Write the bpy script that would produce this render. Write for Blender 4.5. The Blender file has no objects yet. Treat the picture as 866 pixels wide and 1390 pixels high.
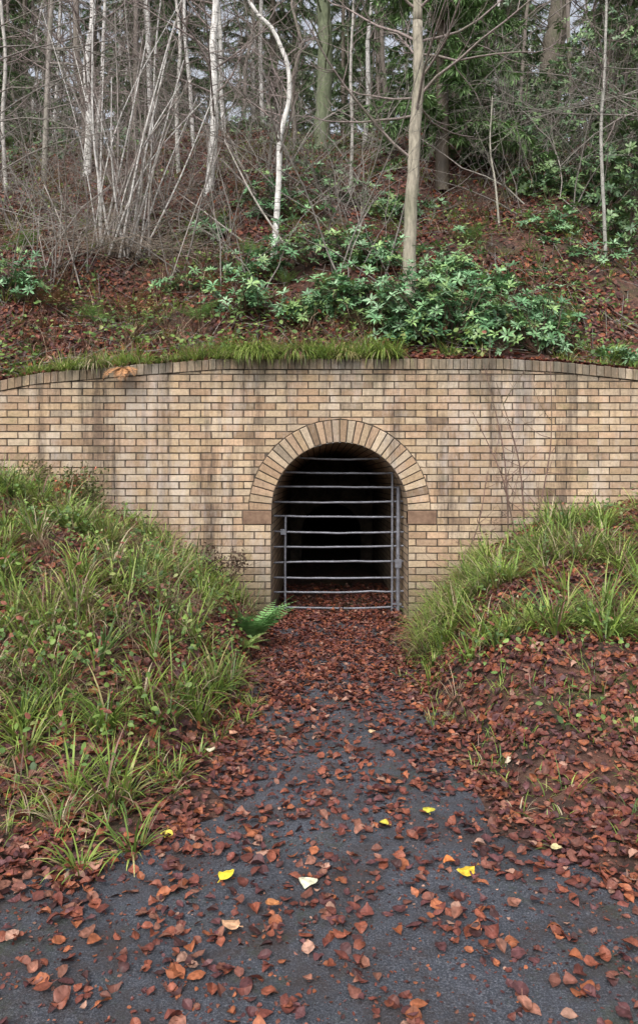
import bpy, math, random
import numpy as np
rng=np.random.default_rng(11)
F=1011.0; CZ=1.35
cc=np.concatenate
def sstep(t):
    t=np.clip(t,0,1); return t*t*(3-2*t)
def unit(v):
    return v/np.maximum(np.linalg.norm(v,axis=-1,keepdims=True),1e-9)
_w=[(rng.uniform(0,6.28),rng.uniform(0,6.28),rng.uniform(.6,1.7)) for _ in range(40)]
def wob(x,y,s,seed=0,n=6):
    o=0
    for i in range(n):
        a,p,k=_w[(seed*7+i*3)%40]
        o=o+np.sin((x*math.cos(a)+y*math.sin(a))*k/s*6.28+p*3)
    return o/n*1.4
# ------------------------------------------------------------------ terrain
def smin(a,b,k=.2):
    h=np.clip(.5+.5*(b-a)/k,0,1); return b*(1-h)+a*h-k*h*(1-h)
def xL(y): return np.interp(y,[2.6,3.2,4.4,5.5,6.8,7.8],[-.95,-.75,-.5,-.5,-.56,-.62])
def xR(y): return np.interp(y,[2.6,3.3,4.4,5.5,7.0,7.8],[1.05,.85,.72,.72,.9,.98])
def bankd(x,y):
    dl=np.minimum(xL(y)-x,y-3.0); dr=np.minimum(x-xR(y),y-2.9)
    return dl,dr
def front(x,y):
    x=np.asarray(x,float); y=np.asarray(y,float)
    base=-.13*sstep((y-4)/3.3)
    fl=np.interp(xL(y)-x,[0,.2,.6,1.2,2,2.7,5,8],[0,.25,.58,.98,1.25,1.5,2.05,2.25])
    gl=np.maximum(y-3.05,0)*.46
    fr=np.interp(x-xR(y),[0,.3,.6,1.2,2.4,5,7],[0,.34,.66,1.0,1.22,2.0,2.25])
    gr=np.maximum(y-2.95,0)*.30
    gr=gr+sstep((y-5.5)/2)*.35
    l=np.maximum(smin(fl,gl),0); r=np.maximum(smin(fr,gr),0)
    b=l+r
    return base+b+wob(x,y,1.1,1)*.06*sstep(b/.4)+wob(x,y,.37,2)*.02*sstep(b/.3)+wob(x,y,2.3,3)*.008
TX=[-5,-3.34,-2.99,-1.95,-1.03,.83,1.9,2.52,3.06,3.6,5]
TZ=[2.2,2.38,2.45,2.54,2.607,2.607,2.607,2.575,2.52,2.46,2.2]
def top(x): return np.interp(x,TX,TZ)
def hill(x,y):
    x=np.asarray(x,float); y=np.asarray(y,float)
    t=y-8.0
    p=np.interp(t,[-1,0,.35,1,2,4,7,10,20,40,120],[0,0,.10,.5,1.35,3.1,5.5,7.0,11.4,20,45])
    a=sstep(t/2.5)
    return top(x)-.02+p+a*(wob(x,y,5.5,4)*.45+wob(x,y,1.7,5)*.16)+wob(x,y,.6,6)*.04*sstep(t/.8)
def normal(fn,x,y,e=.03):
    dx=(fn(x+e,y)-fn(x-e,y))/(2*e); dy=(fn(x,y+e)-fn(x,y-e))/(2*e)
    return unit(np.stack([-dx,-dy,np.ones_like(dx)],-1))
def hit(u,v):
    Y=np.arange(8.0,60,.04); X=(u-433)*Y/F; Z=CZ-(v-650)*Y/F; H=hill(X,Y); k=np.nonzero(H>=Z)[0]
    if len(k): i=k[0]; return np.array([X[i],Y[i],H[i]])
    return np.array([(u-433)*20/F,20,float(hill((u-433)*20/F,20))])
def fhit(u,v):
    Y=np.arange(1.2,7.8,.02); X=(u-433)*Y/F; Z=CZ-(v-650)*Y/F; H=front(X,Y); k=np.nonzero(H>=Z)[0]; i=k[0] if len(k) else -1
    return np.array([X[i],Y[i],H[i]])
def P(u,v,Y): return np.array([(u-433)*Y/F,Y,CZ-(v-650)*Y/F])
# ------------------------------------------------------------------ mesh accumulators
class Acc:
    def __init__(s): s.v=[];s.c=[];s.f=[];s.n=0
    def add(s,v,f,c):
        v=np.asarray(v,float).reshape(-1,3); c=np.asarray(c,float)
        if c.ndim==1: c=np.tile(c,(len(v),1))
        s.v.append(v); s.c.append(c); s.f.append(np.asarray(f,int)+s.n); s.n+=len(v)
    def inst(s,V,tf,C,vm=None):
        N,n,_=V.shape
        if N==0: return
        f=(np.asarray(tf)[None]+(np.arange(N)*n)[:,None,None]).reshape(-1,len(tf[0]))
        c=np.repeat(C[:,None,:],n,1)
        if vm is not None: c=c*np.asarray(vm)[None,:,None]
        s.add(V.reshape(-1,3),f,c.reshape(-1,3))
    def tube(s,pts,rad,sides,col):
        pts=np.asarray(pts,float); k=len(pts); rad=np.asarray(rad,float)
        t=np.gradient(pts,axis=0); t=unit(t)
        m=t.mean(0); ref=np.array([1,0,0.]) if abs(m[0])<.7*np.linalg.norm(m) else np.array([0,1,0.])
        a=unit(np.cross(t,ref)); b=np.cross(t,a)
        th=np.arange(sides)*2*math.pi/sides
        V=pts[:,None,:]+rad[:,None,None]*(a[:,None,:]*np.cos(th)[None,:,None]+b[:,None,:]*np.sin(th)[None,:,None])
        i=np.arange(k-1)[:,None]*sides; j=np.arange(sides)[None,:]; j2=(j+1)%sides
        f=np.stack([i+j,i+j2,i+sides+j2,i+sides+j],-1).reshape(-1,4)
        s.add(V,f,col)
    def mesh(s,name,mat,smooth=True):
        V=np.concatenate(s.v); C=np.concatenate(s.c)
        L=np.concatenate([f.ravel() for f in s.f]); sz=np.concatenate([np.full(len(f),f.shape[1]) for f in s.f])
        me=bpy.data.meshes.new(name)
        me.vertices.add(len(V)); me.vertices.foreach_set('co',V.ravel().astype(np.float32))
        me.loops.add(len(L)); me.loops.foreach_set('vertex_index',L.astype(np.int32))
        me.polygons.add(len(sz)); st=np.concatenate([[0],np.cumsum(sz)[:-1]])
        me.polygons.foreach_set('loop_start',st.astype(np.int32))
        me.update(calc_edges=True)
        me.polygons.foreach_set('use_smooth',np.full(len(sz),smooth))
        at=me.color_attributes.new('Col','FLOAT_COLOR','POINT')
        at.data.foreach_set('color',np.concatenate([np.clip(C,0,1),np.ones((len(C),1))],1).ravel().astype(np.float32))
        me.materials.append(mat); me.validate(); return me
    def obj(s,name,mat,smooth=True,parent=None):
        return put(s.mesh(name,mat,smooth),name,parent)
def put(me,name,parent=None,loc=(0,0,0),rz=0,sc=1):
    o=bpy.data.objects.new(name,me); bpy.context.collection.objects.link(o)
    if parent: o.parent=parent
    o.location=loc; o.rotation_euler=(0,0,rz); o.scale=(sc,sc,sc); return o
def grid(name,xs,ys,fn,mat,off=0.0,parent=None):
    X,Y=np.meshgrid(xs,ys); Z=fn(X,Y)+off
    V=np.stack([X,Y,Z],-1).reshape(-1,3); nx=len(xs); ny=len(ys)
    i=np.arange(ny-1)[:,None]*nx+np.arange(nx-1)[None]
    f=np.stack([i,i+1,i+nx+1,i+nx],-1).reshape(-1,4)
    a=Acc(); a.add(V,f,np.array([1,1,1.])); return a.obj(name,mat,True,parent)
def empty(name):
    e=bpy.data.objects.new(name,None); bpy.context.collection.objects.link(e); return e
# ------------------------------------------------------------------ materials
def M(name):
    m=bpy.data.materials.new(name); m.use_nodes=True; nt=m.node_tree
    return m,nt,nt.nodes['Principled BSDF'],nt.nodes['Material Output']
def nz(nt,scale,detail=4,rough=.6,vec=None):
    n=nt.nodes.new('ShaderNodeTexNoise'); n.inputs['Scale'].default_value=scale
    n.inputs['Detail'].default_value=detail; n.inputs['Roughness'].default_value=rough
    if vec: nt.links.new(vec,n.inputs['Vector'])
    return n.outputs['Fac']
def ramp(nt,fac,stops,interp='LINEAR'):
    r=nt.nodes.new('ShaderNodeValToRGB'); e=r.color_ramp.elements; r.color_ramp.interpolation=interp
    while len(e)<len(stops): e.new(.5)
    for el,(p,c) in zip(e,stops):
        el.position=p; el.color=(c,c,c,1) if not hasattr(c,'__len__') else (*c,1)
    nt.links.new(fac,r.inputs['Fac']); return r.outputs['Color']
def mix(nt,a,b,fac,mode='MIX'):
    n=nt.nodes.new('ShaderNodeMixRGB'); n.blend_type=mode
    for s,val in (('Fac',fac),('Color1',a),('Color2',b)):
        if isinstance(val,(int,float)): n.inputs[s].default_value=val
        elif isinstance(val,tuple): n.inputs[s].default_value=(*val,1)
        else: nt.links.new(val,n.inputs[s])
    return n.outputs['Color']
def objco(nt,scale=(1,1,1)):
    t=nt.nodes.new('ShaderNodeTexCoord'); m=nt.nodes.new('ShaderNodeMapping')
    m.inputs['Scale'].default_value=scale; nt.links.new(t.outputs['Object'],m.inputs['Vector']); return m.outputs['Vector']
def bump(nt,bs,h,st,dist):
    b=nt.nodes.new('ShaderNodeBump'); b.inputs['Strength'].default_value=st; b.inputs['Distance'].default_value=dist
    nt.links.new(h,b.inputs['Height']); nt.links.new(b.outputs['Normal'],bs.inputs['Normal'])
def colattr(nt):
    a=nt.nodes.new('ShaderNodeAttribute'); a.attribute_name='Col'; return a.outputs['Color']
def foliage(name,rough=.5,trans=.25,sc=40,lo=.7,hi=1.25,spec=.4):
    m,nt,b,o=M(name); v=objco(nt)
    c=mix(nt,colattr(nt),ramp(nt,nz(nt,sc,2,.6,v),[(.3,lo),(.7,hi)]),1.0,'MULTIPLY')
    nt.links.new(c,b.inputs['Base Color']); b.inputs['Roughness'].default_value=rough; b.inputs['Specular IOR Level'].default_value=spec
    if trans>0:
        t=nt.nodes.new('ShaderNodeBsdfTranslucent'); nt.links.new(c,t.inputs['Color'])
        x=nt.nodes.new('ShaderNodeMixShader'); x.inputs[0].default_value=trans
        nt.links.new(b.outputs[0],x.inputs[1]); nt.links.new(t.outputs[0],x.inputs[2]); nt.links.new(x.outputs[0],o.inputs['Surface'])
    return m
def barkmat(name,birch=False):
    m,nt,b,o=M(name); c=colattr(nt)
    v=objco(nt,(5,5,1.2)); n1=nz(nt,6,4,.7,v)
    c=mix(nt,c,ramp(nt,n1,[(.3,.5),(.65,1.25)]),1.0,'MULTIPLY')
    if birch:
        v2=objco(nt,(2,2,16)); n2=nz(nt,1.6,4,.7,v2)
        c=mix(nt,c,(.035,.03,.028),ramp(nt,n2,[(.57,0.0),(.63,.85)]))
    v3=objco(nt,(1,1,.6)); n3=nz(nt,2.2,4,.6,v3)
    c=mix(nt,c,(.08,.11,.04),ramp(nt,n3,[(.50,0.0),(.72,.5 if not birch else .25)]))
    nt.links.new(c,b.inputs['Base Color']); b.inputs['Roughness'].default_value=.85
    bump(nt,b,n1,.6,.012); return m
m_leaf=foliage('dead_leaf',.5,0,60,.6,1.3,.25)
m_grass=foliage('grass_blade',.45,.25,15,.75,1.25)
m_rhodo=foliage('rhododendron_leaf',.38,0,12,.8,1.25,.4)
m_needle=foliage('evergreen_foliage',.6,0,3,.6,1.4)
m_bark=barkmat('bark'); m_birch=barkmat('birch_bark',True)
def soilmat(name,moss=.3):
    m,nt,b,o=M(name); v=objco(nt)
    vo=nt.nodes.new('ShaderNodeTexVoronoi'); vo.inputs['Scale'].default_value=26
    dv=nt.nodes.new('ShaderNodeMixRGB'); dv.inputs['Fac'].default_value=.06; nt.links.new(v,dv.inputs['Color1'])
    nn=nt.nodes.new('ShaderNodeTexNoise'); nn.inputs['Scale'].default_value=14; nt.links.new(v,nn.inputs['Vector']); nt.links.new(nn.outputs['Color'],dv.inputs['Color2']); nt.links.new(dv.outputs[0],vo.inputs['Vector'])
    sep=nt.nodes.new('ShaderNodeSeparateColor'); nt.links.new(vo.outputs['Color'],sep.inputs[0])
    litter=ramp(nt,sep.outputs[0],[(0,(.035,.014,.010)),(.35,(.08,.031,.020)),(.7,(.13,.052,.032)),(1,(.17,.085,.06))])
    soil=ramp(nt,nz(nt,9,6,.7,v),[(.3,(.014,.010,.008)),(.7,(.06,.042,.03))])
    c=mix(nt,soil,litter,ramp(nt,nz(nt,1.7,6,.65,v),[(.38,0.1),(.58,.9)]))
    c=mix(nt,c,(.055,.085,.018),ramp(nt,nz(nt,.9,7,.7,v),[(.52,0.0),(.66,moss)]))
    nt.links.new(c,b.inputs['Base Color']); b.inputs['Roughness'].default_value=.9
    bump(nt,b,nz(nt,30,5,.75,v),.9,.03); return m
m_soil=soilmat('soil_litter',.6)
m_asph,nt,b,o=M('asphalt'); v=objco(nt)
c=ramp(nt,nz(nt,150,3,.85,v),[(.32,(.022,.026,.035)),(.5,(.062,.070,.092)),(.72,(.24,.25,.28))])
c=mix(nt,c,ramp(nt,nz(nt,2.2,6,.7,v),[(.3,.6),(.7,1.35)]),1.0,'MULTIPLY')
c=mix(nt,c,(.05,.032,.026),ramp(nt,nz(nt,3.1,8,.8,v),[(.46,0.0),(.62,.75)]))
c=mix(nt,c,(.045,.07,.018),ramp(nt,nz(nt,1.7,9,.85,v),[(.53,0.0),(.69,.65)]))
nt.links.new(c,b.inputs['Base Color']); b.inputs['Roughness'].default_value=.6
bump(nt,b,nz(nt,120,4,.85,v),1.0,.012)
def mulc(nt,s,k):
    a=nt.nodes.new('ShaderNodeMath'); a.operation='MULTIPLY'; nt.links.new(s,a.inputs[0]); a.inputs[1].default_value=k; return a.outputs[0]
def brickmat(name):
    m,nt,b,o=M(name); v=objco(nt)
    c=colattr(nt)
    c=mix(nt,c,ramp(nt,nz(nt,30,5,.75,v),[(.3,.66),(.68,1.12)]),1.0,'MULTIPLY')
    # broad tonal drift, water streaks, lime bloom, grime, algae
    c=mix(nt,c,ramp(nt,nz(nt,.55,5,.6,v),[(.35,(.74,.72,.72)),(.62,(1.04,1.0,.97))]),1.0,'MULTIPLY')
    st=nz(nt,1.3,7,.72,objco(nt,(2.8,1,.28)))
    c=mix(nt,c,ramp(nt,st,[(.38,(.36,.35,.37)),(.49,(1,1,1))]),.9,'MULTIPLY')
    c=mix(nt,c,(.56,.51,.48),ramp(nt,nz(nt,1.2,7,.78,objco(nt,(1.6,1,.5))),[(.51,0.0),(.70,.6)]))
    t=nt.nodes.new('ShaderNodeTexCoord'); s=nt.nodes.new('ShaderNodeSeparateXYZ'); nt.links.new(t.outputs['Object'],s.inputs[0])
    a=nt.nodes.new('ShaderNodeMath'); a.operation='MULTIPLY_ADD'; nt.links.new(nz(nt,2.5,7,.8,objco(nt,(3.0,1,.45))),a.inputs[0]); a.inputs[1].default_value=2.0; nt.links.new(s.outputs['Z'],a.inputs[2])
    c=mix(nt,c,(.085,.08,.06),ramp(nt,mulc(nt,a.outputs[0],.25),[(.80,0.0),(.95,.85)]))
    c=mix(nt,c,(.09,.115,.04),ramp(nt,nz(nt,3.3,6,.75,v),[(.57,0.0),(.72,.4)]))
    c=mix(nt,c,(.06,.075,.03),ramp(nt,mulc(nt,s.outputs['Z'],.1),[(.0,.6),(.06,0.0)]))
    nt.links.new(c,b.inputs['Base Color']); b.inputs['Roughness'].default_value=.85
    bump(nt,b,nz(nt,80,5,.75,v),.8,.009); return m
m_brick=brickmat('buff_brick')
m_mort,nt,b,o=M('mortar'); v=objco(nt)
nt.links.new(ramp(nt,nz(nt,5,6,.7,v),[(.35,(.035,.028,.022)),(.7,(.15,.115,.085))]),b.inputs['Base Color']); b.inputs['Roughness'].default_value=.95
m_stone,nt,b,o=M('sandstone_impost'); v=objco(nt)
nt.links.new(ramp(nt,nz(nt,14,6,.7,v),[(.3,(.12,.07,.045)),(.7,(.25,.16,.105))]),b.inputs['Base Color']); b.inputs['Roughness'].default_value=.9
bump(nt,b,nz(nt,60,5,.7,v),.5,.008)
m_lin,nt,b,o=M('tunnel_lining_brick')
uv=nt.nodes.new('ShaderNodeUVMap'); br=nt.nodes.new('ShaderNodeTexBrick'); nt.links.new(uv.outputs[0],br.inputs['Vector'])
br.inputs['Scale'].default_value=1; br.inputs['Brick Width'].default_value=.225; br.inputs['Row Height'].default_value=.075; br.inputs['Mortar Size'].default_value=.006
br.inputs['Color1'].default_value=(.45,.33,.21,1); br.inputs['Color2'].default_value=(.30,.21,.14,1); br.inputs['Mortar'].default_value=(.05,.04,.03,1)
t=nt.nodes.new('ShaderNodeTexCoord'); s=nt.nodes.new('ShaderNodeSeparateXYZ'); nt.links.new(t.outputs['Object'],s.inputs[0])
c=mix(nt,br.outputs['Color'],(.014,.013,.012),ramp(nt,mulc(nt,s.outputs['Y'],.05),[(.47,.0),(.58,.6),(.68,.92)]))  # soot, plus the tunnel's inner gloom painted into the brick colour with depth
c=mix(nt,c,ramp(nt,nz(nt,7,6,.7,objco(nt)),[(.3,.6),(.7,1.2)]),1.0,'MULTIPLY')
nt.links.new(c,b.inputs['Base Color']); b.inputs['Roughness'].default_value=.9
bb=nt.nodes.new('ShaderNodeBump'); bb.invert=True; bb.inputs['Distance'].default_value=.01; nt.links.new(br.outputs['Fac'],bb.inputs['Height']); nt.links.new(bb.outputs[0],b.inputs['Normal'])
m_metal,nt,b,o=M('galvanised_steel'); v=objco(nt)
nt.links.new(ramp(nt,nz(nt,18,5,.75,v),[(.3,(.10,.10,.115)),(.7,(.25,.26,.30))]),b.inputs['Base Color']); b.inputs['Roughness'].default_value=.5; b.inputs['Metallic'].default_value=.3
# ------------------------------------------------------------------ ground sheets
xs=cc([np.linspace(-60,-9,20),np.linspace(-8.5,-4,20),np.linspace(-3.9,3.9,160),np.linspace(4,8.5,20),np.linspace(9,60,20)])
ys=cc([np.linspace(-40,-1,14),np.linspace(0,7.9,150)])
grid('ground',xs,ys,front,m_soil)
ys=cc([np.linspace(7.9,18,110),np.linspace(18.6,130,60)])
xs=cc([np.linspace(-90,-11,20),np.linspace(-10,10,130),np.linspace(11,90,20)])
grid('hillside',xs,ys,hill,m_soil)
a=Acc(); rows=np.concatenate([np.linspace(-8,2.6,40),np.linspace(2.7,7.79,60)]); n=30; V=[]
for y in rows:
    l=np.interp(y,[1.6,2.3,3.0,8],[-9,-1.2,-.42,-.36])+.06*math.sin(y*5)+.03*math.sin(y*13); r=np.interp(y,[1.5,2.2,3.0,8],[9,1.2,.62,.75])+.06*math.sin(y*6+1)+.03*math.sin(y*15)
    x=np.linspace(l,r,n); V.append(np.stack([x,np.full(n,y),front(x,np.full(n,y))+.006],-1))
V=np.array(V).reshape(-1,3); i=np.arange(len(rows)-1)[:,None]*n+np.arange(n-1)[None]
a.add(V,np.stack([i,i+1,i+n+1,i+n],-1).reshape(-1,4),np.array([1,1,1.])); a.obj('asphalt_path',m_asph)
# ------------------------------------------------------------------ portal
portal=empty('brick_tunnel_portal')
cx=.216; RI=.715; RO=.945; ZS=1.02; YF=7.8
BV=[];BF=[];BC=[]
def clip(poly,nx,nz_,c):
    out=[]
    for i in range(len(poly)):
        p=poly[i]; q=poly[(i+1)%len(poly)]
        dp=p[0]*nx+p[1]*nz_-c; dq=q[0]*nx+q[1]*nz_-c
        if dp>=0: out.append(p)
        if (dp>=0)!=(dq>=0):
            t=dp/(dp-dq); out.append((p[0]+(q[0]-p[0])*t,p[1]+(q[1]-p[1])*t))
    return out
pal=[(.55,.42,.275),(.58,.455,.31),(.52,.385,.24),(.56,.40,.265),(.60,.49,.355),(.45,.315,.20),(.55,.44,.31),(.48,.345,.23)]
def brick(poly,depth=.018,proud=0.,dark=1.):
    if len(poly)<3: return
    A=0
    for i in range(len(poly)): A+=poly[i][0]*poly[(i+1)%len(poly)][1]-poly[(i+1)%len(poly)][0]*poly[i][1]
    if abs(A)/2<.0006: return
    if A<0: poly=poly[::-1]
    mx=sum(p[0] for p in poly)/len(poly); mz=sum(p[1] for p in poly)/len(poly)
    j=random.uniform(-.004,.003)-proud; o=len(BV); k=len(poly)
    def ins(p,d):
        L=math.hypot(p[0]-mx,p[1]-mz); f=1-min(d/L,.5); return (mx+(p[0]-mx)*f,mz+(p[1]-mz)*f)
    poly=[(p[0]+random.uniform(-.002,.002),p[1]+random.uniform(-.002,.002)) for p in poly]
    for p in poly: BV.append((p[0],YF+depth,p[1]))
    for p in poly: BV.append((p[0],YF+j+.004,p[1]))
    for p in poly: q=ins(p,.006); BV.append((q[0],YF+j,q[1]))
    for i in range(k):
        i2=(i+1)%k
        BF.append((o+i,o+i2,o+k+i2,o+k+i)); BF.append((o+k+i,o+k+i2,o+2*k+i2,o+2*k+i))
    BF.append(tuple(o+2*k+i for i in range(k)))
    c=random.choice(pal); g=random.uniform(.82,1.05)*dark
    if random.random()<.05: g*=.66
    BC.extend([(c[0]*g,c[1]*g,c[2]*g)]*(3*k))
random.seed(5)
J=.0060
for k in range(-18,22):
    z0=ZS+k*.075; z1=z0+.075; zm=(z0+z1)/2; off=.1125*(k%2)
    spans=[(-8.5,8.5)]
    if zm<ZS:
        e=RI+(.30 if zm>ZS-.15 else 0); spans=[(-8.5,cx-e),(cx+e,8.5)]
    for (sa,sb) in spans:
        x=-8.55+off
        while x<sb:
            a0=max(x,sa)+J; b0=min(x+.225,sb)-J; x+=.225
            if b0-a0<.03: continue
            pj=random.uniform(-.001,.001)
            poly=[(a0,z0+J+pj),(b0,z0+J+pj),(b0,z1-J),(a0,z1-J)]
            mx=(a0+b0)/2
            s=(float(top(mx+.1))-float(top(mx-.1)))/.2
            poly=clip(poly,s,-1,-(float(top(mx))-.118)+s*mx)
            if zm>ZS and len(poly)>2:
                dx=mx-cx; dz=zm-ZS; L=math.hypot(dx,dz); nx,nn=dx/L,dz/L
                poly=clip(poly,nx,nn,nx*cx+nn*ZS+RO+J*1.4)
            brick(poly)
NV=34
for i in range(NV):
    a0=math.pi*i/NV; a1=math.pi*(i+1)/NV; g=.0062
    def q(r,a,s): return (cx+r*math.cos(a+s*g/r),ZS+r*math.sin(a+s*g/r))
    brick([q(RI,a0,1),q(RO,a0,1),q(RO,a1,-1),q(RI,a1,-1)],.1,.004,.96)
me=bpy.data.meshes.new('face_bricks'); me.from_pydata(BV,[],BF); me.materials.append(m_brick)
at=me.color_attributes.new('Col','FLOAT_COLOR','POINT'); at.data.foreach_set('color',np.c_[np.array(BC),np.ones(len(BC))].ravel().astype(np.float32))
put(me,'face_bricks',portal)
a=Acc(); x=-8.5; random.seed(9)
while x<8.5:
    z=[float(top(x)),float(top(x+.069))]; jz=random.uniform(-.005,.005); jy=random.uniform(-.007,.007)
    x0,x1=x+.004,x+.071; y0=YF-.012+jy; y1=YF+.21; e=.006; h=.108
    v=[(x0,y0,z[0]-h),(x1,y0,z[1]-h),(x1,y0,z[1]+jz-e),(x0,y0,z[0]+jz-e),(x0,y0+e,z[0]+jz),(x1,y0+e,z[1]+jz),(x0,y1,z[0]+jz),(x1,y1,z[1]+jz),(x0,y1,z[0]-h),(x1,y1,z[1]-h)]
    f=[(0,1,2,3),(3,2,5,4),(4,5,7,6),(1,9,7,2),(0,3,6,8)]
    c=np.array(random.choice(pal))*random.uniform(.45,.9); a.add(v,f,c); a.add([v[2],v[7],v[5],v[5]],[(0,1,2)],c); a.add([v[3],v[4],v[6]],[(0,1,2)],c)
    x+=.075
a.obj('coping_bricks',m_brick,False,portal)
def strips(xs,lo,hi,y):
    V=[];f=[]
    for x in xs: V+= [(x,y,lo(x)),(x,y,hi(x))]
    for i in range(len(xs)-1): f.append((2*i,2*i+2,2*i+3,2*i+1))
    return V,f
a=Acc(); tl=lambda x: float(top(x))-.015
for xs_,lo in ((np.linspace(-8.5,cx-RI,60),lambda x:-.5),(cx-np.cos(np.linspace(0,math.pi,48))*RI,lambda x: ZS+math.sqrt(max(RI**2-(x-cx)**2,0))),(np.linspace(cx+RI,8.5,60),lambda x:-.5)):
    V,f=strips(xs_,lo,tl,YF+.009); a.add(V,f,np.array([1,1,1.]))
xx=np.linspace(-8.5,8.5,80); V=[(x,y,tl(x)) for x in xx for y in (YF+.009,YF+.2)]
a.add(V,[(2*i,2*i+1,2*i+3,2*i+2) for i in range(79)],np.array([1,1,1.]))
a.obj('mortar_core',m_mort,False,portal)
def boxacc(a,x0,x1,y0,y1,z0,z1,col=(1,1,1)):
    v=[(x,y,z) for z in (z0,z1) for y in (y0,y1) for x in (x0,x1)]
    a.add(v,[(0,2,3,1),(4,5,7,6),(0,1,5,4),(2,6,7,3),(0,4,6,2),(1,3,7,5)],np.array(col,float))
for nm,x0 in (('impost_left',cx-RI-.296),('impost_right',cx+RI-.004)):
    a=Acc(); boxacc(a,x0,x0+.30,YF-.006,YF+.12,ZS-.145,ZS-.005); o=a.obj(nm,m_stone,False,portal)
    bv=o.modifiers.new('b','BEVEL'); bv.width=.006; bv.segments=2
def lining(name,R,zs,y0,y1,zb):
    prof=[(-R,zb),(-R,zs)]+[(-R*math.cos(t),zs+R*math.sin(t)) for t in np.linspace(0,math.pi,40)[1:-1]]+[(R,zs),(R,zb)]
    ss=[0]
    for i in range(1,len(prof)): ss.append(ss[-1]+math.dist(prof[i],prof[i-1]))
    yy=np.concatenate([np.linspace(y0,y0+1,5),np.linspace(y0+2,y1,6)])
    V=[(cx+p[0],y,p[1]) for y in yy for p in prof]; n=len(prof); f=[]; U=[]
    for j in range(len(yy)-1):
        for i in range(n-1):
            f.append((j*n+i,j*n+i+1,(j+1)*n+i+1,(j+1)*n+i)); U+=[(yy[j],ss[i]),(yy[j],ss[i+1]),(yy[j+1],ss[i+1]),(yy[j+1],ss[i])]
    me=bpy.data.meshes.new(name); me.from_pydata(V,[],f); u=me.uv_layers.new(name='UVMap')
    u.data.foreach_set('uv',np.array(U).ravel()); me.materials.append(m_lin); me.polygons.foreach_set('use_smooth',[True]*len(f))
    put(me,name,portal)
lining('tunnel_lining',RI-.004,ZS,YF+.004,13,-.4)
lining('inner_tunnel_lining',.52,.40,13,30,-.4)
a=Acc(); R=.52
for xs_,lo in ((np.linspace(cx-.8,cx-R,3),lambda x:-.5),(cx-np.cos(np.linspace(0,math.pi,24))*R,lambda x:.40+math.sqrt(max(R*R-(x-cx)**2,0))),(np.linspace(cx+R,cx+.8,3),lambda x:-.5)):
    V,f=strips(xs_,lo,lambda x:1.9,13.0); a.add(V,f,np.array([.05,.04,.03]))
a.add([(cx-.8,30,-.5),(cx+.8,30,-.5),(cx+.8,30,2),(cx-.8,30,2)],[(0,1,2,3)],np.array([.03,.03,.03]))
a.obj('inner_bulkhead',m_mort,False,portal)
a=Acc(); a.add([(cx-.75,YF-.02,-.127),(cx+.75,YF-.02,-.127),(cx+.75,30,-.127),(cx-.75,30,-.127)],[(0,1,2,3)],np.array([1,1,1.])); a.obj('tunnel_floor',m_soil,False,portal)
# ------------------------------------------------------------------ gate
gate=empty('metal_gate'); a=Acc(); gy=8.2
for z in [1.58,1.42,1.26,1.10,.935,.77,.605,.435,.265,.11,-.06]:
    hw=RI-.004 if z<ZS else math.sqrt((RI-.004)**2-(z-ZS)**2)
    xx=np.linspace(cx-hw,cx+hw,9); dr=rng.uniform(-.012,.012); bend=rng.uniform(-.02,.006)
    zz=z+dr*(xx-cx)+bend*np.sin((xx-cx+hw)/(2*hw)*math.pi)+rng.normal(0,.002,9)
    a.tube(np.stack([xx,np.full(9,gy)+rng.normal(0,.002,9),zz],-1),np.full(9,.0115),8,np.array([1,1,1.]))
a.obj('bars',m_metal,True,gate)
a=Acc()
for x,r,zt in ((-.37,.012,.95),(.80,.012,1.42),(.865,.022,1.25)):
    a.tube([(x,gy-.03,-.3),(x,gy-.03,.5),(x+.004,gy-.03,zt)],[r]*3,10,np.array([1,1,1.]))
boxacc(a,.83,.90,gy-.06,gy-.02,.38,.47); boxacc(a,-.42,-.36,gy-.06,gy-.02,.74,.80); boxacc(a,.8,.9,gy-.055,gy-.035,-.03,-.01)
a.obj('posts_and_lock',m_metal,False,gate)
# ------------------------------------------------------------------ leaves
LT=np.array([(0,0),(.3,0),(.65,0),(1,0),(.1,.18),(.38,.33),(.76,.24),(.1,-.18),(.38,-.33),(.76,-.24)],float)
LF=[(0,1,4),(4,1,5),(1,2,5),(5,2,6),(2,3,6),(1,0,7),(1,7,8),(2,1,8),(2,8,9),(3,2,9)]
ST=np.array([(0,0),(1,0),(.7,.3),(.22,.27),(.7,-.3),(.22,-.27)],float); SF=[(0,1,2,3),(1,0,5,4)]
_x=[0,.06,.17,.31,.47,.63,.78,.91,1.0]; _h=[0,.13,.25,.335,.36,.32,.225,.10,0]
HT=[(x,0) for x in _x]+[(_x[i],_h[i]) for i in range(1,8)]+[(_x[i],-_h[i]) for i in range(1,8)]+[(-.22,.012),(-.22,-.012),(.02,-.012),(.02,.012)]
HT=np.array(HT,float); HF=[]
for s,o in ((1,9),(-1,16)):
    HF.append((0,1,o) if s>0 else (1,0,o))
    for i in range(1,7):
        HF.append((i,i+1,o+i) if s>0 else (i+1,i,o+i)); HF.append((i,o+i,o+i-1))
    HF.append((7,8,o+6) if s>0 else (8,7,o+6))
HF+= [(23,24,25),(23,25,26)]
HM=np.array([1.25]*9+[.92]*14+[.8]*4)
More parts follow.
